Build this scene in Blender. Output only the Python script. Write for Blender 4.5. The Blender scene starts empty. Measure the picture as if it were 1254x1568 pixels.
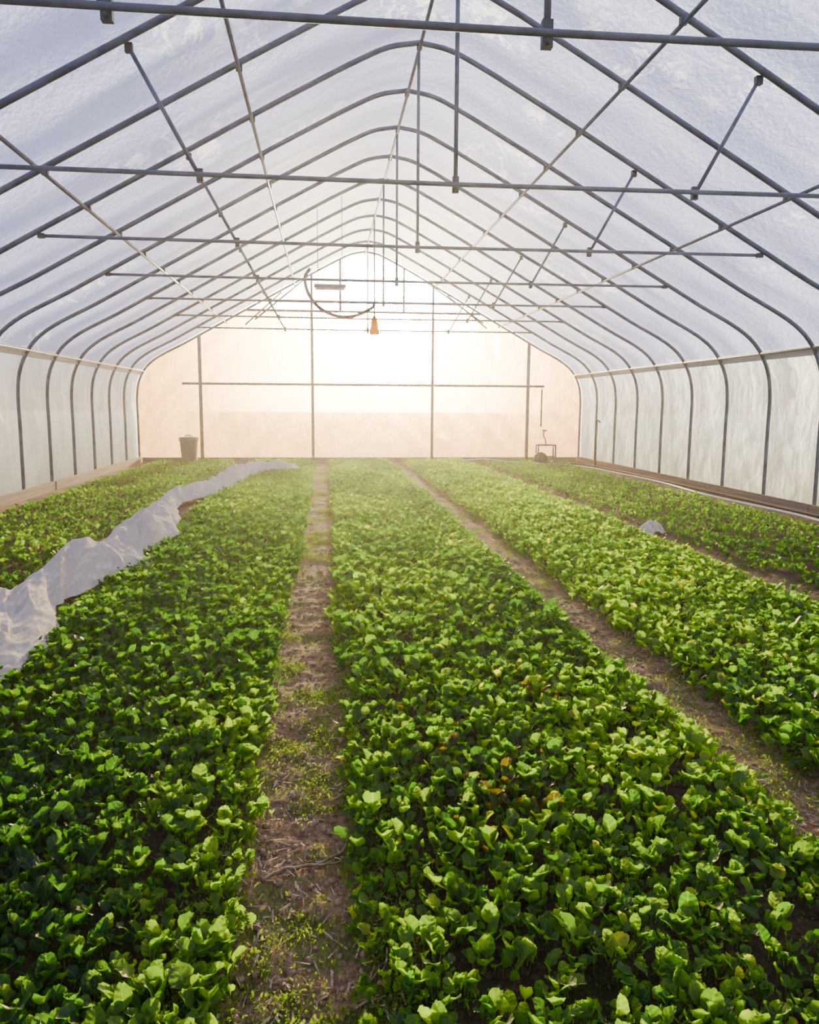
import bpy, math, numpy as np
from mathutils import Matrix, Vector
rng=np.random.default_rng(7)
C=bpy.context.scene.collection
CX=0.93; YG=18.6; SP=1.17; H0=1.35; YF=YG-SP*17   # greenhouse centre, gable y, hoop spacing

# ---------------------------------------------------------------- helpers
_tab=np.random.default_rng(3).random((256,256))
def vn(x,y,seed=0):
    x=np.asarray(x,float)+seed*17.3; y=np.asarray(y,float)+seed*9.1
    xi=np.floor(x).astype(int); yi=np.floor(y).astype(int)
    fx=x-xi; fy=y-yi; fx=fx*fx*(3-2*fx); fy=fy*fy*(3-2*fy)
    a=_tab[xi%256,yi%256]; b=_tab[(xi+1)%256,yi%256]; c=_tab[xi%256,(yi+1)%256]; d=_tab[(xi+1)%256,(yi+1)%256]
    return (a*(1-fx)+b*fx)*(1-fy)+(c*(1-fx)+d*fx)*fy
def fbm(x,y,seed=0,o=4):
    s=0;a=.5
    for k in range(o):
        s=s+a*vn(np.asarray(x)*2**k,np.asarray(y)*2**k,seed+k); a*=.5
    return s/(1-.5**o)

def mesh_np(name,V,F,mat=None,smooth=True,parent=None,attrs=None):
    V=np.ascontiguousarray(V,np.float32); F=np.ascontiguousarray(F,np.int32)
    me=bpy.data.meshes.new(name)
    me.vertices.add(len(V)); me.vertices.foreach_set('co',V.ravel())
    k=F.shape[1]
    me.loops.add(F.size); me.loops.foreach_set('vertex_index',F.ravel())
    me.polygons.add(len(F)); me.polygons.foreach_set('loop_start',np.arange(0,F.size,k,dtype=np.int32))
    try: me.polygons.foreach_set('loop_total',np.full(len(F),k,np.int32))
    except Exception: pass
    me.polygons.foreach_set('use_smooth',np.full(len(F),smooth))
    if attrs:
        for an,(t,arr) in attrs.items():
            at=me.attributes.new(an,t,'POINT')
            at.data.foreach_set('color' if 'COLOR' in t else 'vector',np.ascontiguousarray(arr,np.float32).ravel())
    me.update(calc_edges=True); me.validate()
    ob=bpy.data.objects.new(name,me); C.objects.link(ob)
    if mat: me.materials.append(mat)
    if parent: ob.parent=parent
    return ob
def empty(name):
    e=bpy.data.objects.new(name,None); C.objects.link(e); e.empty_display_size=.2; return e
class Geo:
    def __init__(s): s.V=[];s.F=[];s.n=0
    def add(s,V,F):
        s.V.append(np.asarray(V,float)); s.F.append(np.asarray(F,int)+s.n); s.n+=len(V)
    def tube(s,P,r,seg=8,cap=True):
        P=np.asarray(P,float); n=len(P)
        r=np.broadcast_to(np.asarray(r,float),(n,))
        T=np.gradient(P,axis=0); T/=np.linalg.norm(T,axis=1)[:,None]+1e-12
        up=np.array([0,0,1.]) if abs(T[0][2])<.9 else np.array([0,1.,0])
        N=np.cross(T[0],up); N/=np.linalg.norm(N); Ns=[N]
        for i in range(1,n):
            N=Ns[-1]-T[i]*np.dot(Ns[-1],T[i]); N/=np.linalg.norm(N)+1e-12; Ns.append(N)
        Ns=np.array(Ns); B=np.cross(T,Ns)
        a=np.arange(seg)*2*np.pi/seg
        V=P[:,None]+r[:,None,None]*(np.cos(a)[None,:,None]*Ns[:,None]+np.sin(a)[None,:,None]*B[:,None])
        V=V.reshape(-1,3); F=[]
        for i in range(n-1):
            for j in range(seg):
                k=(j+1)%seg; F.append((i*seg+j,i*seg+k,(i+1)*seg+k,(i+1)*seg+j))
        if cap:
            V=np.vstack([V,P[0],P[-1]]); c0=n*seg;c1=c0+1
            for j in range(0,seg,2):
                F.append((c0,(j+2)%seg,(j+1)%seg,j)); o=(n-1)*seg
                F.append((c1,o+j,o+(j+1)%seg,o+(j+2)%seg))
        s.add(V,F)
    def box(s,c,d,rot=None):
        c=np.asarray(c,float); d=np.asarray(d,float)/2
        v=np.array([[x,y,z] for x in(-1,1) for y in(-1,1) for z in(-1,1)],float)*d
        if rot is not None: v=v@np.array(rot).T
        s.add(v+c,[(0,1,3,2),(4,6,7,5),(0,4,5,1),(2,3,7,6),(0,2,6,4),(1,5,7,3)])
    def make(s,name,mat,smooth=True,parent=None):
        return mesh_np(name,np.vstack(s.V),np.vstack(s.F),mat,smooth,parent)
def grid_faces(nr,nc,closed=False):
    i,j=np.meshgrid(np.arange(nr-1),np.arange(nc if closed else nc-1),indexing='ij')
    i=i.ravel(); j=j.ravel(); k=(j+1)%nc
    return np.stack([i*nc+j,i*nc+k,(i+1)*nc+k,(i+1)*nc+j],1)
def catmull(P,n):
    P=np.asarray(P,float); Q=np.vstack([2*P[0]-P[1],P,2*P[-1]-P[-2]]); out=[]
    for i in range(1,len(Q)-2):
        t=np.linspace(0,1,n,endpoint=False)[:,None]
        a,b,c,d=Q[i-1],Q[i],Q[i+1],Q[i+2]
        out.append(.5*(2*b+(c-a)*t+(2*a-5*b+4*c-d)*t*t+(3*b-a-3*c+d)*t**3))
    out.append(P[-1:]); return np.vstack(out)

# ---------------------------------------------------------------- materials
def newmat(name):
    m=bpy.data.materials.new(name); m.use_nodes=True; nt=m.node_tree; nt.nodes.clear()
    o=nt.nodes.new('ShaderNodeOutputMaterial'); return m,nt,o
def N(nt,t,**kw):
    n=nt.nodes.new(t)
    for k,v in kw.items():
        if k in n.inputs: n.inputs[k].default_value=v
        else: setattr(n,k,v)
    return n
def ramp(nt,fac,stops):
    r=nt.nodes.new('ShaderNodeValToRGB'); e=r.color_ramp.elements
    while len(e)<len(stops): e.new(.5)
    for i,(p,c) in enumerate(stops):
        e[i].position=p; e[i].color=(*c,1) if len(c)==3 else c
    nt.links.new(fac,r.inputs[0]); return r.outputs[0]
def math_(nt,op,a,b=None,c=None):
    n=nt.nodes.new('ShaderNodeMath'); n.operation=op
    for i,v in enumerate((a,b,c)):
        if v is None: continue
        if isinstance(v,(int,float)): n.inputs[i].default_value=v
        else: nt.links.new(v,n.inputs[i])
    return n.outputs[0]
def mixc(nt,f,a,b,mode='MIX'):
    n=nt.nodes.new('ShaderNodeMix'); n.data_type='RGBA'; n.blend_type=mode
    for s,v in ((n.inputs[0],f),(n.inputs[6],a),(n.inputs[7],b)):
        if isinstance(v,(int,float)): s.default_value=v
        elif isinstance(v,tuple): s.default_value=(*v,1)
        else: nt.links.new(v,s)
    return n.outputs[2]
def noise(nt,scale,detail=4,rough=.5,vec=None,stretch=None,dist=0):
    tc=nt.nodes.new('ShaderNodeTexCoord'); v=tc.outputs['Object']
    if stretch:
        m=nt.nodes.new('ShaderNodeMapping'); m.inputs['Scale'].default_value=stretch
        nt.links.new(v,m.inputs[0]); v=m.outputs[0]
    n=nt.nodes.new('ShaderNodeTexNoise'); n.inputs['Scale'].default_value=scale
    n.inputs['Detail'].default_value=detail; n.inputs['Roughness'].default_value=rough; n.inputs['Distortion'].default_value=dist
    nt.links.new(v,n.inputs['Vector']); return n.outputs[0]
def bump(nt,h,strength=.3,dist=.02):
    b=nt.nodes.new('ShaderNodeBump'); b.inputs['Strength'].default_value=strength; b.inputs['Distance'].default_value=dist
    nt.links.new(h,b.inputs['Height']); return b.outputs[0]
def simple(name,c1,c2=None,scale=8,rough=.5,metal=0,bmp=.1,bs=30,stretch=None,bd=.01):
    m,nt,o=newmat(name); p=N(nt,'ShaderNodeBsdfPrincipled'); p.inputs['Roughness'].default_value=rough; p.inputs['Metallic'].default_value=metal
    c2=c2 or tuple(x*.6 for x in c1)
    f=noise(nt,scale,5,.6,stretch=stretch)
    nt.links.new(ramp(nt,f,[(.35,c2),(.65,c1)]),p.inputs['Base Color'])
    nt.links.new(bump(nt,noise(nt,bs,4,.6,stretch=stretch),bmp,bd),p.inputs['Normal'])
    nt.links.new(p.outputs[0],o.inputs[0]); return m

M_steel=simple('galvanised_steel',(.10,.12,.17),(.05,.062,.09),6,.6,.1,.05)
M_steel_d=simple('dark_bracket_steel',(.05,.06,.08),(.03,.035,.045),20,.6,.2,.1)
M_wood=simple('weathered_wood',(.22,.18,.14),(.09,.075,.06),5,.85,0,.5,18,stretch=(1,.15,6))
M_black=simple('black_rubber',(.02,.02,.022),(.012,.012,.014),10,.5)
M_grey=simple('grey_plastic',(.12,.13,.15),(.08,.09,.10),5,.5)
M_white=simple('white_painted_metal',(.6,.62,.62),(.4,.42,.43),8,.4)
M_yellow=simple('yellow_plastic',(.9,.5,.04),(.7,.33,.03),12,.4)
M_stick=simple('dry_stick',(.22,.15,.10),(.1,.07,.05),30,.9,0,.4,60)

def film(name,col,hi,patch_scale=1.2,patch=(.52,.6),transp=.15,refr=0,wr=12,stretch=(1,1,1),bst=.3,zgrad=None,rrough=.35,diff=.12,fine=None,bd=.02,rcol=(1,.93,.82),rmix=.6,pst=None,frost=False,tcol=(1,1,1)):
    m,nt,o=newmat(name); L=nt.links
    f=noise(nt,patch_scale,6,.65,stretch=pst or stretch,dist=.6)
    c=ramp(nt,f,[(patch[0],col),(patch[1],hi)])
    if frost:   # scraped frost / condensation patches, held to some bays
        big=noise(nt,.7,2,.5); fr=noise(nt,5,6,.7,stretch=(1,.5,1),dist=.8)
        k=math_(nt,'MULTIPLY',ramp(nt,big,[(.56,(0,0,0)),(.61,(1,1,1))]),ramp(nt,fr,[(.52,(0,0,0)),(.58,(1,1,1))]))
        c=mixc(nt,k,c,(.93,.93,.96))
    if fine:
        g=noise(nt,fine,3,.7)
        c=mixc(nt,1.0,c,ramp(nt,g,[(.35,(.84,.84,.87)),(.65,(1,1,1))]),'MULTIPLY')
    if zgrad:
        geo=nt.nodes.new('ShaderNodeNewGeometry'); sx=nt.nodes.new('ShaderNodeSeparateXYZ'); L.new(geo.outputs['Position'],sx.inputs[0])
        zz=math_(nt,'ADD',sx.outputs[2],math_(nt,'MULTIPLY',math_(nt,'SUBTRACT',f,.5),zgrad[2]))
        mr=nt.nodes.new('ShaderNodeMapRange'); mr.inputs[1].default_value=zgrad[0]; mr.inputs[2].default_value=zgrad[1]; L.new(zz,mr.inputs[0])
        c=mixc(nt,mr.outputs[0],mixc(nt,1.0,c,zgrad[3],'MULTIPLY'),c)
    nrm=bump(nt,noise(nt,wr,5,.6,stretch=stretch,dist=.4),bst,bd)
    tr=N(nt,'ShaderNodeBsdfTranslucent'); L.new(c,tr.inputs[0]); L.new(nrm,tr.inputs['Normal'])
    df=N(nt,'ShaderNodeBsdfPrincipled'); L.new(c,df.inputs['Base Color']); df.inputs['Roughness'].default_value=.45; L.new(nrm,df.inputs['Normal'])
    mx=N(nt,'ShaderNodeMixShader'); mx.inputs[0].default_value=diff; L.new(tr.outputs[0],mx.inputs[1]); L.new(df.outputs[0],mx.inputs[2]); s=mx.outputs[0]
    if refr:
        rf=N(nt,'ShaderNodeBsdfRefraction'); rf.inputs['IOR'].default_value=1.25; rf.inputs['Roughness'].default_value=rrough; L.new(mixc(nt,rmix,c,rcol),rf.inputs[0]); L.new(nrm,rf.inputs['Normal'])
        m2=N(nt,'ShaderNodeMixShader'); m2.inputs[0].default_value=refr; L.new(s,m2.inputs[1]); L.new(rf.outputs[0],m2.inputs[2]); s=m2.outputs[0]
    t=N(nt,'ShaderNodeBsdfTransparent'); t.inputs[0].default_value=(*tcol,1); m3=N(nt,'ShaderNodeMixShader'); m3.inputs[0].default_value=transp
    L.new(s,m3.inputs[1]); L.new(t.outputs[0],m3.inputs[2]); L.new(m3.outputs[0],o.inputs[0]); return m
M_roof=film('roof_poly_film',(.35,.40,.65),(.52,.56,.77),.8,(.35,.68),.10,0,20,(1,.6,1),.5,fine=26,frost=True)
M_side=film('side_poly_film',(.58,.62,.60),(.84,.86,.81),1.5,(.4,.6),.12,0,5,(1,1,.5),.6,zgrad=(.1,1.4,.6,(.50,.50,.36)),bd=.04)
M_gable=film('gable_poly_film',(.15,.070,.016),(.29,.155,.048),1.6,(.35,.65),.24,.30,3,(1.2,1,.5),.7,zgrad=(-.1,1.2,.6,(.85,.60,.45)),rrough=.4,bd=.06,rcol=(1,.60,.24),rmix=.6,pst=(1.8,1,.45),tcol=(1,.86,.60))  # sun's warm glow tinted into the film colour, deeper orange low down
M_gtop=film('gable_top_film',(.72,.74,.78),(.9,.9,.92),1.,(.4,.6),.35,.3,8,(1,1,1),.4,rrough=.3)

def leafmat(name,trans=.5,rough=.5):
    m,nt,o=newmat(name); L=nt.links
    a=nt.nodes.new('ShaderNodeAttribute'); a.attribute_name='lcol'
    b=nt.nodes.new('ShaderNodeAttribute'); b.attribute_name='lst'
    sx=nt.nodes.new('ShaderNodeSeparateXYZ'); L.new(b.outputs['Vector'],sx.inputs[0])
    at=math_(nt,'ABSOLUTE',sx.outputs[0])
    rib=math_(nt,'LESS_THAN',at,.09)
    c=mixc(nt,math_(nt,'MULTIPLY',rib,.3),a.outputs[0],(.10,.17,.04))
    vv=math_(nt,'SINE',math_(nt,'ADD',math_(nt,'MULTIPLY',sx.outputs[1],45.),math_(nt,'MULTIPLY',at,-5.)))
    nz=noise(nt,60,2,.6)
    h=math_(nt,'ADD',math_(nt,'MULTIPLY',vv,.25),nz)
    nrm=bump(nt,h,.5,.006)
    c=mixc(nt,.35,c,mixc(nt,nz,mixc(nt,1.,c,(.45,.5,.5),'MULTIPLY'),mixc(nt,1.,c,(1.5,1.45,1.3),'MULTIPLY')))
    p=N(nt,'ShaderNodeBsdfPrincipled'); p.inputs['Roughness'].default_value=rough; p.inputs['Specular IOR Level'].default_value=.3; L.new(c,p.inputs['Base Color']); L.new(nrm,p.inputs['Normal'])
    tr=N(nt,'ShaderNodeBsdfTranslucent'); L.new(mixc(nt,1.,c,(5.4,5.4,.25),'MULTIPLY'),tr.inputs[0]); L.new(nrm,tr.inputs['Normal'])
    mx=N(nt,'ShaderNodeMixShader'); mx.inputs[0].default_value=trans; L.new(p.outputs[0],mx.inputs[1]); L.new(tr.outputs[0],mx.inputs[2]); L.new(mx.outputs[0],o.inputs[0])
    return m
M_leaf=leafmat('spinach_leaf')

# ---------------------------------------------------------------- ground
BEDS=[(-3.75,-2.05),(-1.62,-.25),(.07,1.45),(1.76,3.22),(3.50,5.35)]
def bedmask(x,y):
    m=np.zeros_like(x); wob=(fbm(x*.0+y*.8,y*.0+3,5,3)-.5)*.10
    for a,b in BEDS:
        m=np.maximum(m,np.clip((x+wob-a+.05)/.14,0,1)*np.clip((b+.05-x-wob)/.14,0,1))
    return m*m*(3-2*m)
def gz(x,y):
    x=np.asarray(x,float); y=np.asarray(y,float)
    return .05*bedmask(x,y)+.03*(fbm(x*3,y*3,1,3)-.5)+.028*(fbm(x*14,y*14,2,3)-.5)
def ground():
    xs=np.unique(np.concatenate([np.linspace(CX-5.17,CX+5.17,260),np.linspace(-.4,.3,80),np.linspace(1.3,2.0,60)]))
    ys=np.concatenate([np.linspace(YF,1,40,endpoint=False),np.linspace(1,6,400,endpoint=False),np.linspace(6,YG,260)])
    X,Y=np.meshgrid(xs,ys,indexing='xy'); Z=gz(X,Y)
    edge=np.minimum(1,np.minimum(X-xs[0],xs[-1]-X)/.2); Z=Z*edge
    V=np.stack([X,Y,Z],-1).reshape(-1,3)
    m,nt,o=newmat('soil'); L=nt.links
    p=N(nt,'ShaderNodeBsdfPrincipled'); p.inputs['Roughness'].default_value=.95; p.inputs['Specular IOR Level'].default_value=.1
    a=nt.nodes.new('ShaderNodeAttribute'); a.attribute_name='lcol'
    n1=noise(nt,30,6,.7); n2=noise(nt,3.5,5,.6); n3=noise(nt,120,3,.7,stretch=(1,.4,1))
    c=ramp(nt,n1,[(.3,(.08,.045,.025)),(.5,(.23,.145,.085)),(.72,(.48,.33,.20))])
    c=mixc(nt,ramp(nt,n3,[(.56,(0,0,0)),(.64,(.6,.6,.6))]),c,(.50,.37,.22))
    moss=ramp(nt,math_(nt,'ADD',math_(nt,'MULTIPLY',n2,.75),math_(nt,'MULTIPLY',n1,.25)),[(.50,(0,0,0)),(.56,(.8,.8,.8))])
    c=mixc(nt,moss,c,ramp(nt,n3,[(.35,(.035,.06,.012)),(.65,(.15,.19,.035))]))
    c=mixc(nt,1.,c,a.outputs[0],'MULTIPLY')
    L.new(c,p.inputs['Base Color'])
    h=math_(nt,'ADD',n1,math_(nt,'MULTIPLY',n3,.5)); L.new(bump(nt,h,1.,.035),p.inputs['Normal']); L.new(p.outputs[0],o.inputs[0])
    bm=bedmask(X,Y).ravel(); bed_tone=1-.78*bm  # soil colour darker inside the beds, full tone on the paths
    col=np.stack([bed_tone,bed_tone,bed_tone,np.ones_like(bed_tone)],1)
    return mesh_np('floor',V,grid_faces(len(ys),len(xs)),m,True,attrs={'lcol':('FLOAT_COLOR',col)})
floor=ground()
mo=simple('outdoor_bounce_field',(.58,.48,.30),(.40,.33,.19),.5,.95,0,.5,3)  # field colour lightened to bounce more light through the end wall
gx=np.linspace(-90,90,40); gy=np.linspace(-60,150,40); X,Y=np.meshgrid(gx,gy); 
mesh_np('ground_outside',np.stack([X,Y,-.16+0.05*fbm(X*.2,Y*.2)-.0],-1).reshape(-1,3),grid_faces(40,40),mo)

# ---------------------------------------------------------------- frame
half=[(5.17,-.08),(5.17,.5),(5.17,1.0),(5.17,1.5),(5.11,1.85),(4.94,2.16),(4.65,2.40),(4.1,2.69),(3.65,2.94),(2.9,3.355),(2.15,3.77),(1.5,4.13),(1.0,4.40),(.62,4.60),(.3,4.745),(0,4.80)]
hp=catmull(half,4)
prof=np.vstack([hp*[-1,1],hp[::-1][1:]])
def ztop(r):
    r=np.abs(r); q=hp[::-1]; sel=q[:,1]>1.5; return np.interp(r,q[sel][:,0],q[sel][:,1])
frame=empty('greenhouse_frame')
hoops=Geo(); hoopY=[YG-SP*k for k in range(18)]
for y in hoopY:
    hoops.tube(np.stack([CX+prof[:,0],np.full(len(prof),y),prof[:,1]],1),.026,10)
hoops.make('hoops',M_steel,parent=frame)
g=Geo(); br=Geo()
for r in (-3.15,-1.6,0,1.6,3.15):
    z=ztop(r)-.045
    g.tube([(CX+r,YF,z),(CX+r,(YF+YG)/2,z-.01),(CX+r,YG,z)],.017,8)
    for y in hoopY:
        br.box((CX+r,y,z+.02),(.05,.045,.07)); br.tube([(CX+r,y-.035,z+.0),(CX+r,y+.035,z+.0)],.02,8)
for sgn in(-1,1):
    g.tube([(CX+sgn*5.0,YF,2.07),(CX+sgn*5.0,YG,2.07)],.02,8)
g.make('purlins',M_steel,parent=frame)
t=Geo()
for k in range(1,17,2):
    y=hoopY[k]; zt=2.95-.0125*max(0,(k-5)/1.)*.6
    e=3.6
    t.tube([(CX-e,y+.03,zt),(CX,y+.03,zt-.012),(CX+e,y+.03,zt)],.017,8)
    t.tube([(CX,y+.05,zt-.02),(CX,y+.05,ztop(0)-.05)],.0155,8)
    for s in(-1,1):
        zr=float(ztop(2.22))-.02
        t.tube([(CX+s*1.77,y+.05,zt-.02),(CX+s*2.22,y+.05,zr)],.015,8)
        br.box((CX+s*1.77,y+.05,zt-.01),(.045,.035,.09)); br.tube([(CX+s*1.77,y+.01,zt-.04),(CX+s*1.77,y+.08,zt-.04)],.010,6)
        br.box((CX+s*2.21,y+.05,zr-.02),(.05,.04,.06)); br.box((CX+s*e,y+.03,zt),(.06,.05,.045))
    br.box((CX,y+.05,zt-.01),(.045,.035,.11)); br.tube([(CX,y+.01,zt-.05),(CX,y+.08,zt-.05)],.010,6)
t.make('collar_ties_and_struts',M_steel,parent=frame)
br.make('brackets',M_steel_d,smooth=False,parent=frame)
g=Geo(); yb=YG-.06
def post(x,z0,z1,r=.026): g.tube([(CX+x,yb,z0),(CX+x,yb,z1)],r,8)
def rail(x0,x1,z,r=.024): g.tube([(CX+x0,yb-.01,z),(CX+x1,yb-.01,z)],r,8)
post(-3.75,-.05,ztop(3.75),.04); post(3.86,-.05,ztop(3.86),.04)
post(-1.22,-.05,3.45,.033); post(1.57,-.05,3.45,.033)
post(-1.22,3.45,ztop(1.22)); post(1.57,3.45,ztop(1.57)); post(-.57,3.45,ztop(.57)); post(.89,3.45,ztop(.89)); post(4.2,.85,1.75,.02)
rail(-4.15,4.25,1.80,.028); rail(-2.68,2.68,3.45,.028); rail(-1.2,1.2,4.16,.02); rail(-2.2,2.2,3.68,.018)
for s in(-1,1):
    g.tube([(CX+s*1.25,YG-.08,4.25),(CX+s*2.3,YG-2.3,3.02)],.018,8)
    g.tube([(CX+s*1.9,YG-.08,3.85),(CX+s*2.6,YG-1.2,3.02)],.018,8)
g.make('end_wall_framing',M_steel,parent=frame)

# ---------------------------------------------------------------- skins
def skin(name,P,mat,n_y=320,out=.035,sg=.02,wr=.03,f1=2.2,f2=1.0):
    ys=np.linspace(YF,YG,n_y); T=np.gradient(P,axis=0); T/=np.linalg.norm(T,axis=1)[:,None]
    Nn=np.stack([-T[:,1],T[:,0]],1)
    ph=(YG-ys)/SP; sag=np.sin(np.pi*(ph%1.))**2
    S=np.concatenate([[0],np.cumsum(np.linalg.norm(np.diff(P,axis=0),axis=1))])
    A,B=np.meshgrid(ys,S,indexing='ij')
    off=out-sg*sag[:,None]*1.0+ wr*(fbm(A*f1,B*f2,4,4)-.5)*(sag[:,None]*.8+.2)
    V=np.zeros((n_y,len(P),3)); V[...,0]=CX+P[None,:,0]+off*Nn[None,:,0]; V[...,1]=ys[:,None]; V[...,2]=P[None,:,1]+off*Nn[None,:,1]
    return mesh_np(name,V.reshape(-1,3),grid_faces(n_y,len(P)),mat)
def resample(P,n):
    S=np.concatenate([[0],np.cumsum(np.linalg.norm(np.diff(P,axis=0),axis=1))]); s=np.linspace(0,S[-1],n)
    return np.stack([np.interp(s,S,P[:,0]),np.interp(s,S,P[:,1])],1)
Lr=[p for p in prof if p[1]>2.03]
skin('ceiling',resample(np.array(Lr),90),M_roof)
left=np.array([p for p in prof if p[0]<0 and p[1]<=2.12]); right=np.array([p for p in prof if p[0]>0 and p[1]<=2.12])
left[0,1]=-.02; right[-1,1]=-.02
skin('wall_left',resample(left,50),M_side,500,.05,.006,.06,1.6,3.); skin('wall_right',resample(right,50),M_side,500,.05,.006,.06,1.6,3.)
def gable(name,y,mats,sgn):
    xs=np.linspace(-5.2,5.2,150); us=np.linspace(0,1,70)
    X,U=np.meshgrid(xs,us,indexing='xy'); top=ztop(np.minimum(np.abs(X),5.0)); top=np.where(np.abs(X)>4.9,ztop(4.94)-(np.abs(X)-4.9)*1.9,top)
    Z=-.05+U*(top+.05)
    k=(np.abs(X)/5.2)
    W=.05*(fbm(X*1.6+Z*1.2*np.sign(X),Z*.8,6,4)-.5)+.05*np.sin((X*np.sign(X)+Z*.9)*9)*k**1.5*fbm(X,Z,8,2)
    V=np.stack([CX+X,y+sgn*W,Z],-1).reshape(-1,3); F=grid_faces(70,150)
    ob=mesh_np(name,V,F,mats[0]); ob.data.materials.append(mats[1])
    zc=V[F][:,:,2].mean(1); mi=(zc>3.47).astype(np.int32); ob.data.polygons.foreach_set('material_index',mi); return ob
gable('wall_back',YG+.05,(M_gable,M_gtop),1)
gable('wall_front',YF-.05,(M_side,M_side),1)
for nm,s in(('baseboard_left',-1),('baseboard_right',1)):
    b=Geo(); y=YF
    while y<YG-.1:
        l=min(3.51,YG-y-.04); b.box((CX+s*5.12+0.01*rng.standard_normal(),y+l/2,.06),(.035,l-.01,.16)); y+=l
    b.make(nm,M_wood,smooth=False)
b=Geo(); b.box((CX,YG-.02,.05),(10.2,.05,.14)); b.make('baseboard_back',M_wood,smooth=False)
for nm,s in(('trim_1',-1),('trim_2',1)):
    b=Geo(); b.box((CX+s*5.055,(YF+YG)/2,2.02),(.03,YG-YF-.02,.07)); b.make(nm,simple('hip_board_'+nm,(.36,.38,.40),(.22,.24,.25),4,.7,0,.2,20,stretch=(1,.2,4)),smooth=False)

# added scattering volume: glow around the sun, haze over distance
hz=bpy.data.meshes.new('glow_haze'); pp=[(CX+a*.995,b-.0) for a,b in prof]; n=len(pp)
hv=[(a,YF+.0,b) for a,b in pp]+[(a,YG,b) for a,b in pp]
hf=[(i,i+1,n+i+1,n+i) for i in range(n-1)]+[(n-1,0,n,2*n-1),tuple(range(n))[::-1],tuple(range(n,2*n))]
hz.from_pydata(hv,[],hf); hz.update(); ho=bpy.data.objects.new('glow_haze',hz); C.objects.link(ho); ho.parent=floor
m,nt,o=newmat('glow_haze_scatter'); vs=nt.nodes.new('ShaderNodeVolumeScatter'); vs.inputs['Color'].default_value=(1,.94,.84,1); vs.inputs['Density'].default_value=.0015; vs.inputs['Anisotropy'].default_value=.78
nt.links.new(vs.outputs[0],o.inputs['Volume']); hz.materials.append(m)

# ---------------------------------------------------------------- plants
def leaves(px,py,L,az,t0,t1,wid,cup,col,rnd,R,Cc,pet=.45):
    n=len(px)
    pz=gz(px,py)
    sp=np.concatenate([[0,pet*.95],pet+(1-pet)*np.array([0,.10,.3,.52,.74,.92,1.])]) if R>6 else (np.array([0,pet,.55,.72,.9,1.]) if R==6 else np.array([0,pet,.72,1.]))
    R=len(sp)
    fine=np.linspace(0,1,21)
    th=t0[:,None]+(t1-t0)[:,None]*fine[None]**1.6
    dr=np.sin(th)*L[:,None]/20; dz=np.cos(th)*L[:,None]/20
    rr=np.concatenate([np.zeros((n,1)),np.cumsum((dr[:,1:]+dr[:,:-1])/2,1)],1)
    zz=np.concatenate([np.zeros((n,1)),np.cumsum((dz[:,1:]+dz[:,:-1])/2,1)],1)
    idx=(sp*20); i0=np.minimum(idx.astype(int),19); f=idx-i0
    r=rr[:,i0]*(1-f)+rr[:,i0+1]*f; z=zz[:,i0]*(1-f)+zz[:,i0+1]*f; tt=th[:,i0]*(1-f)+th[:,i0+1]*f
    q=np.clip((sp-pet)/(1-pet),0,1)
    w=np.sqrt(np.clip(1-(2*q**.85-1)**2,0,1))*(1-.12*q)
    w=np.where(q<=0,.08,np.maximum(w,.25 if R>4 else .45))
    t=np.linspace(-1,1,Cc)
    W=wid[:,None,None]*w[None,:,None]*t[None,None,:]
    cupv=cup[:,None,None]*wid[:,None,None]*(w[None,:,None]*np.abs(t)[None,None,:]**1.6)*1.0
    if R>6: cupv=cupv+wid[:,None,None]*.2*w[None,:,None]*np.abs(t)[None,None,:]*np.sin(q*10+rnd[:,None]*9)[:,:,None]*np.sign(t)[None,None,:]
    tipb=(np.abs(t)[None,None,:]**2)*(q[None,:,None]>.95)*wid[:,None,None]*.25
    r3=r[:,:,None]-np.cos(tt)[:,:,None]*cupv-np.sin(tt)[:,:,None]*tipb; z3=z[:,:,None]+np.sin(tt)[:,:,None]*cupv-np.cos(tt)[:,:,None]*tipb
    ca=np.cos(az)[:,None,None]; sa=np.sin(az)[:,None,None]
    V=np.stack([px[:,None,None]+ca*r3-sa*W, py[:,None,None]+sa*r3+ca*W, pz[:,None,None]+z3],-1).reshape(-1,3)
    base=grid_faces(R,Cc); F=(base[None]+(np.arange(n)*R*Cc)[:,None,None]).reshape(-1,4)
    colv=np.repeat(np.concatenate([col,np.ones((n,1))],1),R*Cc,0)
    st=np.stack([np.broadcast_to(t[None,None],(n,R,Cc)),np.broadcast_to(sp[None,:,None],(n,R,Cc)),np.broadcast_to(rnd[:,None,None],(n,R,Cc))],-1).reshape(-1,3)
    return V,F,colv,st
def plants(X,Y,nl,Lm,colf,erect=.45,wf=.25):
    n=len(X); k=nl
    pi=np.repeat(np.arange(n),k); m=len(pi)
    vig=.76+.48*fbm(X*1.9,Y*1.3,90,3)          # uneven growth across the bed
    psc=np.repeat(rng.uniform(.65,1.25,n)*vig,k)
    j=np.tile(np.arange(k),n)/k
    az=np.repeat(rng.uniform(0,6.28,n),k)+np.tile(np.arange(k)*2.4,n)+rng.normal(0,.5,m)
    L=Lm*psc*(.65+.45*j)*rng.uniform(.7,1.25,m)
    t0=.05+erect*j+rng.normal(0,.16,m); t1=t0+rng.uniform(.0,1.0,m)+.1*j
    wid=L*wf*rng.uniform(.7,1.25,m); cup=rng.uniform(.1,.9,m)
    px=X[pi]+rng.normal(0,.016,m); py=Y[pi]+rng.normal(0,.016,m)
    col=colf(px,py,j,m)
    return px,py,L,az,t0,t1,wid,cup,col,rng.random(m)
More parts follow.
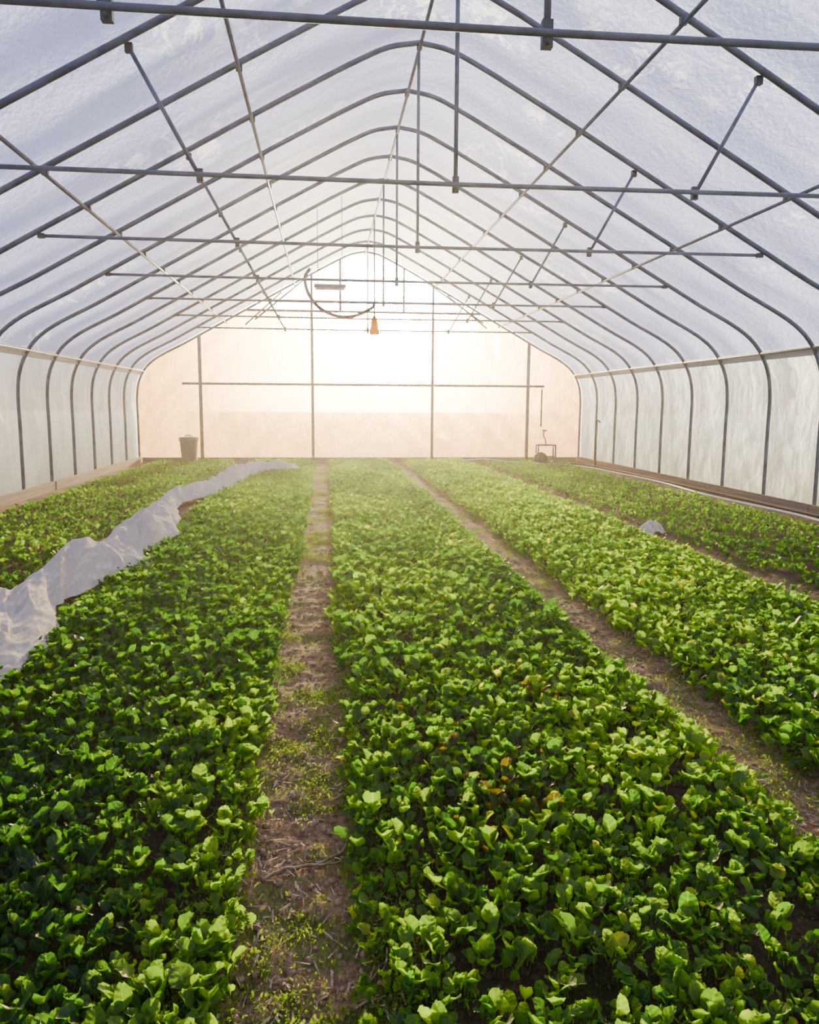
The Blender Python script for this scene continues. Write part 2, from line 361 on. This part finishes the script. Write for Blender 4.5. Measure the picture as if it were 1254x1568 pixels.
def build_bed(name,X,Y,nl,Lm,colf,near=3.6,mid=7.,parent=None,**kw):
    Vs=[];Fs=[];Cs=[];Ss=[];n=0
    for lo,hi,R,Cc in((-9,near,9,5),(near,mid,6,3),(mid,99,4,3)):
        s=(Y>=lo)&(Y<hi)
        if not s.any(): continue
        a=plants(X[s],Y[s],nl if lo<mid else max(5,nl-2),Lm,colf,**kw)
        V,F,c,st=leaves(*a,R,Cc); Vs.append(V);Fs.append(F+n);Cs.append(c);Ss.append(st); n+=len(V)
    return mesh_np(name,np.vstack(Vs),np.vstack(Fs),M_leaf,True,parent,attrs={'lcol':('FLOAT_COLOR',np.vstack(Cs)),'lst':('FLOAT_VECTOR',np.vstack(Ss))})
DARK=np.array([.008,.036,.012]); MID=np.array([.019,.074,.012]); LITE=np.array([.066,.135,.010]); YEL=np.array([.15,.185,.012]); BRN=np.array([.024,.024,.012])
def colfun(litew,yelw,brn_thr,seed,gain=1.,spots=()):
    def f(px,py,j,m):
        n=fbm(px*1.3,py*.7,seed,3); n2=fbm(px*2.6,py*1.6,seed+5,3)
        a=np.clip(rng.normal(.35+litew*.6+(n-.5)*1.6,.25,m),0,1)[:,None]
        c=DARK*(1-a)+MID*a
        b=np.clip(rng.normal(litew+(n-.5)*1.6,.3,m),0,1)[:,None]; c=c*(1-b)+LITE*b
        y=(rng.random(m)<yelw*np.clip((n-.25)*2.5,0,2))[:,None]; yb=rng.uniform(.4,1,m)[:,None]; c=np.where(y,c*(1-yb)+YEL*yb,c)
        pr=np.clip((n2-brn_thr)*6,0,.35)
        for sx_,sy_,sr in spots: pr=np.maximum(pr,.4*np.exp(-(((px-sx_)/sr)**2+((py-sy_)/(sr*1.6))**2)))
        d=(rng.random(m)<pr)[:,None]; c=np.where(d,BRN*rng.uniform(.4,1.2,m)[:,None],c)
        return c*gain
    return f
def rows(a,b,y0,y1,rs,ps,drop=.05,jit=.014):
    nr=max(1,int(round((b-a)/rs))); xs=np.linspace(a+.02,b-.02,nr); X=[];Y=[]
    for x in xs:
        y=np.arange(y0,y1,ps); y=y+rng.uniform(-.5,.5,len(y))*ps; wob=(fbm(y*.8,y*0+3,5,3)-.5)*.10+(fbm(y*2.5,y*0+8+x,6,2)-.5)*.07; X.append(x-wob+rng.normal(0,jit,len(y))); Y.append(y)
    X=np.concatenate(X);Y=np.concatenate(Y); k=rng.random(len(X))>drop; k&=Y<YG-.35
    k&=~((X>4.65)&(X<5.4)&(Y>17.1))&~((X<-2.7)&(Y>17.75)); return X[k],Y[k]
X,Y=rows(*BEDS[1],.7,YG,.068,.044,.03); build_bed('spinach_bed',X,Y,8,.077,colfun(.08,.0,.88,1,.85))
X,Y=rows(*BEDS[2],.7,YG,.070,.045,.05)
k=~((fbm(X*2.6,Y*1.6,16,3)>.66)&(rng.random(len(X))<.3)); build_bed('spinach_bed.001',X[k],Y[k],8,.076,colfun(.33,.05,.82,11,.95,((.52,2.45,.2),(.95,3.3,.12))))
X,Y=rows(*BEDS[3],1.,YG,.074,.050,.05); build_bed('spinach_bed.002',X,Y,8,.078,colfun(.46,.12,.86,21))
X,Y=rows(*BEDS[0],2.,YG,.12,.08,.08); build_bed('spinach_bed.003',X,Y,8,.078,colfun(.02,.0,.88,31,.75),near=3)
X,Y=rows(BEDS[4][0],BEDS[4][1],3.,YG,.10,.075,.12,.05); build_bed('weedy_greens_bed',X,Y,8,.062,colfun(.02,.0,.88,41,.8),near=3)
def scatter(n,x0,x1,y0,y1,edgew):
    x=rng.uniform(x0,x1,n); y=y0+(y1-y0)*rng.random(n)**1.5
    bm=bedmask(x,y); dens=np.clip(.03+edgew*bm+3.*np.clip(fbm(x*3.5,y*4,50,3)-.51,0,1)*2,0,1)
    k=rng.random(n)<dens; return x[k],y[k]
X1,Y1=scatter(30000,-.36,.20,1.2,17,.8); X2,Y2=scatter(9000,1.32,1.92,1.2,14,.8); X3,Y3=scatter(3500,3.1,5.9,4,17,.5); X4,Y4=scatter(3500,-1.6,1.44,1.2,6,.3)
def wcol(px,py,j,m):
    a=rng.random(m)[:,None]; return np.array([.024,.06,.012])*(1-a)+np.array([.08,.12,.022])*a
build_bed('path_weeds',np.concatenate([X1,X2,X3,X4]),np.concatenate([Y1,Y2,Y3,Y4]),5,.022,wcol,near=2.4,mid=2.5,parent=floor,erect=.9,wf=.16)
n=3000
lx=np.where(rng.random(n)<.55,rng.uniform(-.3,.16,n),rng.uniform(1.38,1.85,n)); ly=1.3+9*rng.random(n)**1.6; la=rng.normal(1.57,1.1,n); ll=rng.uniform(.012,.05,n)
V=np.zeros((n,4,3)); d=np.stack([np.cos(la),np.sin(la)],1); pd=np.stack([-d[:,1],d[:,0]],1)
wv=rng.uniform(.001,.003,n)[:,None]
P0=np.stack([lx,ly],1)
for q,(a_,b_) in enumerate(((-1,-1),(1,-1),(1,1),(-1,1))):
    V[:,q,:2]=P0+a_*d*ll[:,None]/2+b_*pd*wv
    V[:,q,2]=gz(V[:,q,0],V[:,q,1])+.006+ (a_>0)*rng.uniform(0,.01,n)
mesh_np('straw_litter',V.reshape(-1,3),np.arange(n*4).reshape(n,4),simple('dry_straw',(.40,.30,.18),(.16,.11,.065),40,.8),False,floor)
g=Geo(); n=1600
cx=np.where(rng.random(n)<.65,rng.uniform(-.26,.12,n),rng.uniform(1.42,1.8,n)); cy=1.3+6*rng.random(n)**1.5
ph=np.linspace(0,np.pi,5); az=np.arange(6)*np.pi/3
base=np.array([[math.sin(p)*math.cos(a),math.sin(p)*math.sin(a),math.cos(p)] for p in ph for a in az]); fb=grid_faces(5,6,True)
for i in range(n):
    r=.003+.011*rng.random()**2; v=base*r*np.array([1,1.2,.7])*(1+.3*rng.standard_normal((30,1))*.6); g.add(v+[cx[i],cy[i],float(gz(cx[i],cy[i]))+r*.2],fb)
g.make('soil_clods',simple('soil_clod',(.27,.175,.11),(.12,.075,.045),40,.95,0,.5,80),parent=floor)
g=Geo(); pts=catmull([(-.19,2.10,.03),(-.12,2.16,.045),(-.04,2.17,.04),(.04,2.24,.045),(.06,2.31,.05)],5)
pts[:,2]=gz(pts[:,0],pts[:,1])+.012; g.tube(pts,np.linspace(.006,.003,len(pts)),7)
q=catmull([(-.04,2.17,0),(.01,2.17,0),(.04,2.20,0)],4); q[:,2]=gz(q[:,0],q[:,1])+.013; g.tube(q,.0028,6); g.make('wooden_stick',M_stick)

# ---------------------------------------------------------------- bunched row cover
def rowcover():
    K=110
    ctr=catmull([(-1.80,2.9),(-1.76,4.0),(-1.83,5.0),(-1.80,6.0),(-1.74,6.9),(-1.78,8.4),(-1.95,10.2),(-1.66,12.2),(-1.50,14.2),(-1.30,15.2),(-.60,15.6)],K)
    hw=np.interp(np.arange(len(ctr))/K,[0,1,1.6,2,2.5,3,3.4,4,4.6,5,6,6.6,7,8,9,10],[.26,.27,.24,.14,.23,.28,.13,.21,.29,.21,.12,.24,.18,.23,.23,.11])*1.05
    n=len(ctr); T=np.gradient(ctr,axis=0); T/=np.linalg.norm(T,axis=1)[:,None]; Nn=np.stack([T[:,1],-T[:,0]],1)
    S=np.concatenate([[0],np.cumsum(np.linalg.norm(np.diff(ctr,axis=0),axis=1))])
    m=110; tt=np.linspace(-1,1,m); Tt,SS=np.meshgrid(tt,S); hwm=hw[:,None]
    X=Tt*hwm
    rid=lambda f: 1-np.abs(2*f-1)
    wx=.10*(fbm(X*4,SS*2,101,3)-.5); wy=.25*(fbm(X*5,SS*2.2,105,3)-.5)
    # long folds slanting across the bundle, then shorter creases, then crumple
    f1=rid(vn((X+wx)*7+SS*2.2,(SS+wy)*.6,61)); f2=rid(vn((X+wx)*13+SS*3.6,(SS+wy)*1.3,63)); f3=rid(vn((X+wx)*24-SS*4,(SS+wy)*4-X*7,65)); f4=rid(vn(X*40-SS*7,SS*14,67))
    env=np.clip(1-np.abs(Tt)**2.2,0,1)
    lump=(.8+.4*vn(S*1.6,S*0,70))[:,None]
    Hh=(.09+.46*hwm)*lump
    z=.075+Hh*env*(.42+.34*f1+.24*f2+.12*f3)+.018*f3+.006*f4
    edge=1+.45*(fbm(SS*2.6,np.sign(Tt)*5+9,77,3)-.5)*np.abs(Tt)
    flap=np.exp(-((SS-3.45)/.17)**2)*np.clip(Tt,0,1)**1.5*.27
    off=X*edge+flap+.05*(f2-.5); al=.08*(f1-.5)
    V=np.stack([ctr[:,0][:,None]+Nn[:,0][:,None]*off+T[:,0][:,None]*al,ctr[:,1][:,None]+Nn[:,1][:,None]*off+T[:,1][:,None]*al,z],-1)
    mt,nt,o=newmat('row_cover_fleece'); L=nt.links
    nzz=noise(nt,16,6,.7,stretch=(1.6,.6,1),dist=1.6)
    nr=bump(nt,nzz,1.,.05)
    p=N(nt,'ShaderNodeBsdfDiffuse'); p.inputs[0].default_value=(.86,.79,.72,1); L.new(nr,p.inputs['Normal'])
    tr=N(nt,'ShaderNodeBsdfTranslucent'); tr.inputs[0].default_value=(.90,.82,.72,1); L.new(nr,tr.inputs['Normal'])
    mx=N(nt,'ShaderNodeMixShader'); mx.inputs[0].default_value=.22; L.new(p.outputs[0],mx.inputs[1]); L.new(tr.outputs[0],mx.inputs[2]); L.new(mx.outputs[0],o.inputs[0])
    mesh_np('row_cover_fabric',V.reshape(-1,3),grid_faces(n,m),mt)
    u=np.linspace(-1,1,40); X,Y=np.meshgrid(u,u); R=np.sqrt(X**2+Y**2)
    k=np.clip(1-R*.6,0,1); Z=.07+.09*k*(.3+1.2*rid(fbm(X*3+5,Y*3+5,80,4)))-.05*R
    X2=3.42+X*.10*(.6+.9*fbm(X*2,Y*2,81)); Y2=7.9+Y*.15*(.6+.9*fbm(X*2+9,Y*2,82))
    mesh_np('plastic_scrap',np.stack([X2,Y2,Z],-1).reshape(-1,3),grid_faces(40,40),mt)
rowcover()

# ---------------------------------------------------------------- objects at the far end
def hose(name,pts,r,mat):
    g=Geo(); g.tube(catmull(pts,10),r,8); return g.make(name,mat)
hose('irrigation_hose',[(2.9,17.3,.10),(3.6,17.9,.12),(4.2,17.7,.07),(4.9,17.3,.05),(5.5,16.6,.05),(5.72,15,.04),(5.75,13,.05),(5.62,11,.05),(5.70,9,.05),(5.60,7.5,.05),(5.68,5,.04)],.018,M_white)
hose('drip_supply_pipe',[(5.2,17.9,.05),(5.75,17.0,.05),(5.9,15,.05),(5.92,10,.05),(5.9,5,.05)],.02,M_black)
g=Geo(); g.tube([(5.86,16.7,-.03),(5.85,16.7,.6),(5.86,16.7,1.05)],.024,8); g.tube([(5.86,16.7,1.0),(5.86,16.6,1.04),(5.86,16.5,1.0)],.015,8); g.make('standpipe',M_black)
b=empty('storage_bin'); bx,by=-3.05,18.15
g=Geo()
def loftbox(g,cx,cy,secs):
    V=[];nn=24
    for z,w,d in secs:
        for i in range(nn):
            a=2*np.pi*i/nn; c,s=math.cos(a),math.sin(a); e=.35
            V.append((cx+w/2*math.copysign(abs(c)**e,c),cy+d/2*math.copysign(abs(s)**e,s),z))
    g.add(V,grid_faces(len(secs),nn,True))
loftbox(g,bx,by,[(.0,.02,.02),(.0,.27,.27),(.03,.29,.29),(.50,.36,.36),(.52,.39,.39),(.55,.39,.39),(.55,.34,.34),(.5,.33,.33)]); g.make('body',M_grey,parent=b)
g=Geo(); loftbox(g,bx,by+.0,[(.552,.40,.40),(.58,.41,.41),(.60,.38,.38),(.61,.2,.2),(.61,.01,.01)]); g.tube([(bx-.08,by,.6),(bx-.07,by,.64),(bx+.07,by,.64),(bx+.08,by,.6)],.012,6); g.make('lid',simple('grey_lid',(.16,.17,.19),(.1,.11,.12)),parent=b)
g=Geo(); g.tube([(bx-.16,by+.1,.06),(bx+.16,by+.1,.06)],.06,12); g.make('wheels',M_black,parent=b)
w=empty('push_seeder'); wx,wy=5.0,17.6
g=Geo(); g.tube([(wx-.12,wy-.06,.15),(wx-.12,wy-.055,.15),(wx-.12,wy+.045,.15),(wx-.12,wy+.05,.15)],[.12,.15,.15,.12],20); g.make('wheel',M_black,parent=w)
g=Geo()
for dy in(-.09,.09): g.tube([(wx-.2,wy+dy,.15),(wx-.2,wy+dy,.46),(wx+.2,wy+dy,.46),(wx+.2,wy+dy,.08)],.022,8)
g.tube([(wx-.2,wy-.09,.46),(wx-.2,wy+.09,.46)],.018,8); g.tube([(wx+.2,wy-.09,.46),(wx+.2,wy+.09,.46)],.018,8); g.tube([(wx-.12,wy-.1,.15),(wx-.12,wy+.1,.15)],.014,8)
g.tube([(wx-.2,wy,.2),(wx+.2,wy,.2)],.014,8); g.make('tube_frame',M_steel,parent=w)
g=Geo(); g.tube(catmull([(wx+.0,wy,.46),(wx-.02,wy,.58),(wx-.07,wy,.70),(wx-.05,wy-.02,.78)],5),.015,8); g.box((wx-.05,wy-.02,.79),(.10,.03,.03)); g.box((wx+.2,wy,.06),(.10,.05,.10)); g.make('handle_and_shoe',M_steel_d,parent=w)
def cable(name,pts,r,mat):
    g=Geo(); g.tube(catmull(pts,12),r,8); return g.make(name,mat)
cable('hanging_cable_loop',[(-.22,12.80,3.45),(-.30,12.80,3.30),(-.24,12.8,3.05),(-.06,12.79,2.84),(.20,12.79,2.73),(.48,12.79,2.74),(.74,12.79,2.86),(.79,12.79,2.95)],.026,M_steel_d)
h=empty('hanging_bar'); g=Geo(); g.box((.09,12.80,3.19),(.50,.09,.05)); g.make('housing',M_grey,smooth=False,parent=h)  # unidentified dark hanging bar; its lamp form is made up
g=Geo(); g.tube([(-.14,12.80,3.145),(.32,12.80,3.145)],.018,8); g.make('tube',M_white,parent=h)
g=Geo(); 
for xx in(-.1,.28): g.tube([(xx,12.80,3.21),(xx,12.80,float(ztop(xx-CX))-.03)],.006,6)
g.make('suspension_wires',M_steel_d,parent=h)
h=empty('hanging_work_light'); hx,hy=.79,12.86
g=Geo(); g.tube([(hx,hy,2.95),(hx+.005,hy,2.85),(hx,hy,2.74)],.006,6); g.tube([(hx,hy,2.74),(hx,hy,2.70),(hx,hy,2.66)],[.02,.035,.035],10); g.make('cord_and_socket',M_black,parent=h)
m,nt,o=newmat('yellow_lampshade'); p=N(nt,'ShaderNodeBsdfPrincipled'); p.inputs['Base Color'].default_value=(.9,.5,.03,1); tr=N(nt,'ShaderNodeBsdfTranslucent'); tr.inputs[0].default_value=(.95,.62,.04,1)
mx=N(nt,'ShaderNodeMixShader'); mx.inputs[0].default_value=.6; nt.links.new(p.outputs[0],mx.inputs[1]); nt.links.new(tr.outputs[0],mx.inputs[2]); nt.links.new(mx.outputs[0],o.inputs[0])
g=Geo(); g.tube([(hx,hy,2.72),(hx,hy,2.66),(hx,hy,2.56),(hx,hy,2.50),(hx,hy,2.46)],[.035,.055,.065,.08,.075],14,False); g.make('yellow_shade',m,parent=h)
g=Geo()
for q in np.linspace(0,2*np.pi,7)[:-1]: g.tube([(hx+.07*math.cos(q),hy+.07*math.sin(q),2.47),(hx+.06*math.cos(q),hy+.06*math.sin(q),2.40),(hx,hy,2.37)],.005,5)
g.make('cage',M_yellow,parent=h)

# ---------------------------------------------------------------- light
el=math.radians(5.0); azs=math.radians(3.6)
sd=Vector((math.sin(azs)*math.cos(el),math.cos(azs)*math.cos(el),math.sin(el)))
sl=bpy.data.lights.new('sun','SUN'); sl.energy=60; sl.angle=math.radians(1.5); sl.color=(1,.86,.60)
so=bpy.data.objects.new('sun',sl); C.objects.link(so); so.rotation_euler=sd.to_track_quat('Z','Y').to_euler(); so.location=(3,60,14)
wd=bpy.data.worlds.new('sky'); bpy.context.scene.world=wd; wd.use_nodes=True; nt=wd.node_tree; nt.nodes.clear(); L=nt.links
o=nt.nodes.new('ShaderNodeOutputWorld'); bg=nt.nodes.new('ShaderNodeBackground'); tc=nt.nodes.new('ShaderNodeTexCoord')
sx=nt.nodes.new('ShaderNodeSeparateXYZ'); L.new(tc.outputs['Generated'],sx.inputs[0])
c=ramp(nt,sx.outputs[2],[(0,(1.0,.68,.36)),(.12,(.95,.86,.78)),(.45,(.64,.71,1.0)),(1,(.50,.60,1.0))])
vm=nt.nodes.new('ShaderNodeVectorMath'); vm.operation='DOT_PRODUCT'; L.new(tc.outputs['Generated'],vm.inputs[0]); vm.inputs[1].default_value=tuple(sd)
d=math_(nt,'MAXIMUM',vm.outputs['Value'],0.)
def scl(col,v):
    g_=nt.nodes.new('ShaderNodeVectorMath'); g_.operation='SCALE'; g_.inputs[0].default_value=col; L.new(v,g_.inputs['Scale']); return g_.outputs[0]
def vadd(a,b):
    g_=nt.nodes.new('ShaderNodeVectorMath'); g_.operation='ADD'; L.new(a,g_.inputs[0]); L.new(b,g_.inputs[1]); return g_.outputs[0]
wide=scl((1,.60,.24),math_(nt,'MULTIPLY',math_(nt,'POWER',d,16.),2.0)); nar=scl((1,.82,.52),math_(nt,'MULTIPLY',math_(nt,'POWER',d,95.),64.))
L.new(vadd(vadd(c,wide),nar),bg.inputs[0]); bg.inputs[1].default_value=1.65; L.new(bg.outputs[0],o.inputs[0])

# ---------------------------------------------------------------- camera
cam=bpy.data.cameras.new('camera'); co=bpy.data.objects.new('camera',cam); C.objects.link(co)
p=math.radians(7.74); ps=math.radians(6.09); ro=math.radians(.35)
F=Vector((math.cos(p)*math.sin(ps),math.cos(p)*math.cos(ps),-math.sin(p))); R=Vector((math.cos(ps),-math.sin(ps),0)); U=R.cross(F)
R2=R*math.cos(ro)+U*math.sin(ro); U2=-R*math.sin(ro)+U*math.cos(ro)
mt=Matrix((R2,U2,-F)).transposed().to_4x4(); mt.translation=Vector((0,0,H0)); co.matrix_world=mt
cam.sensor_fit='HORIZONTAL'; cam.sensor_width=36; cam.lens=36*1207/1254; cam.clip_start=.05; cam.clip_end=500
bpy.context.scene.camera=co
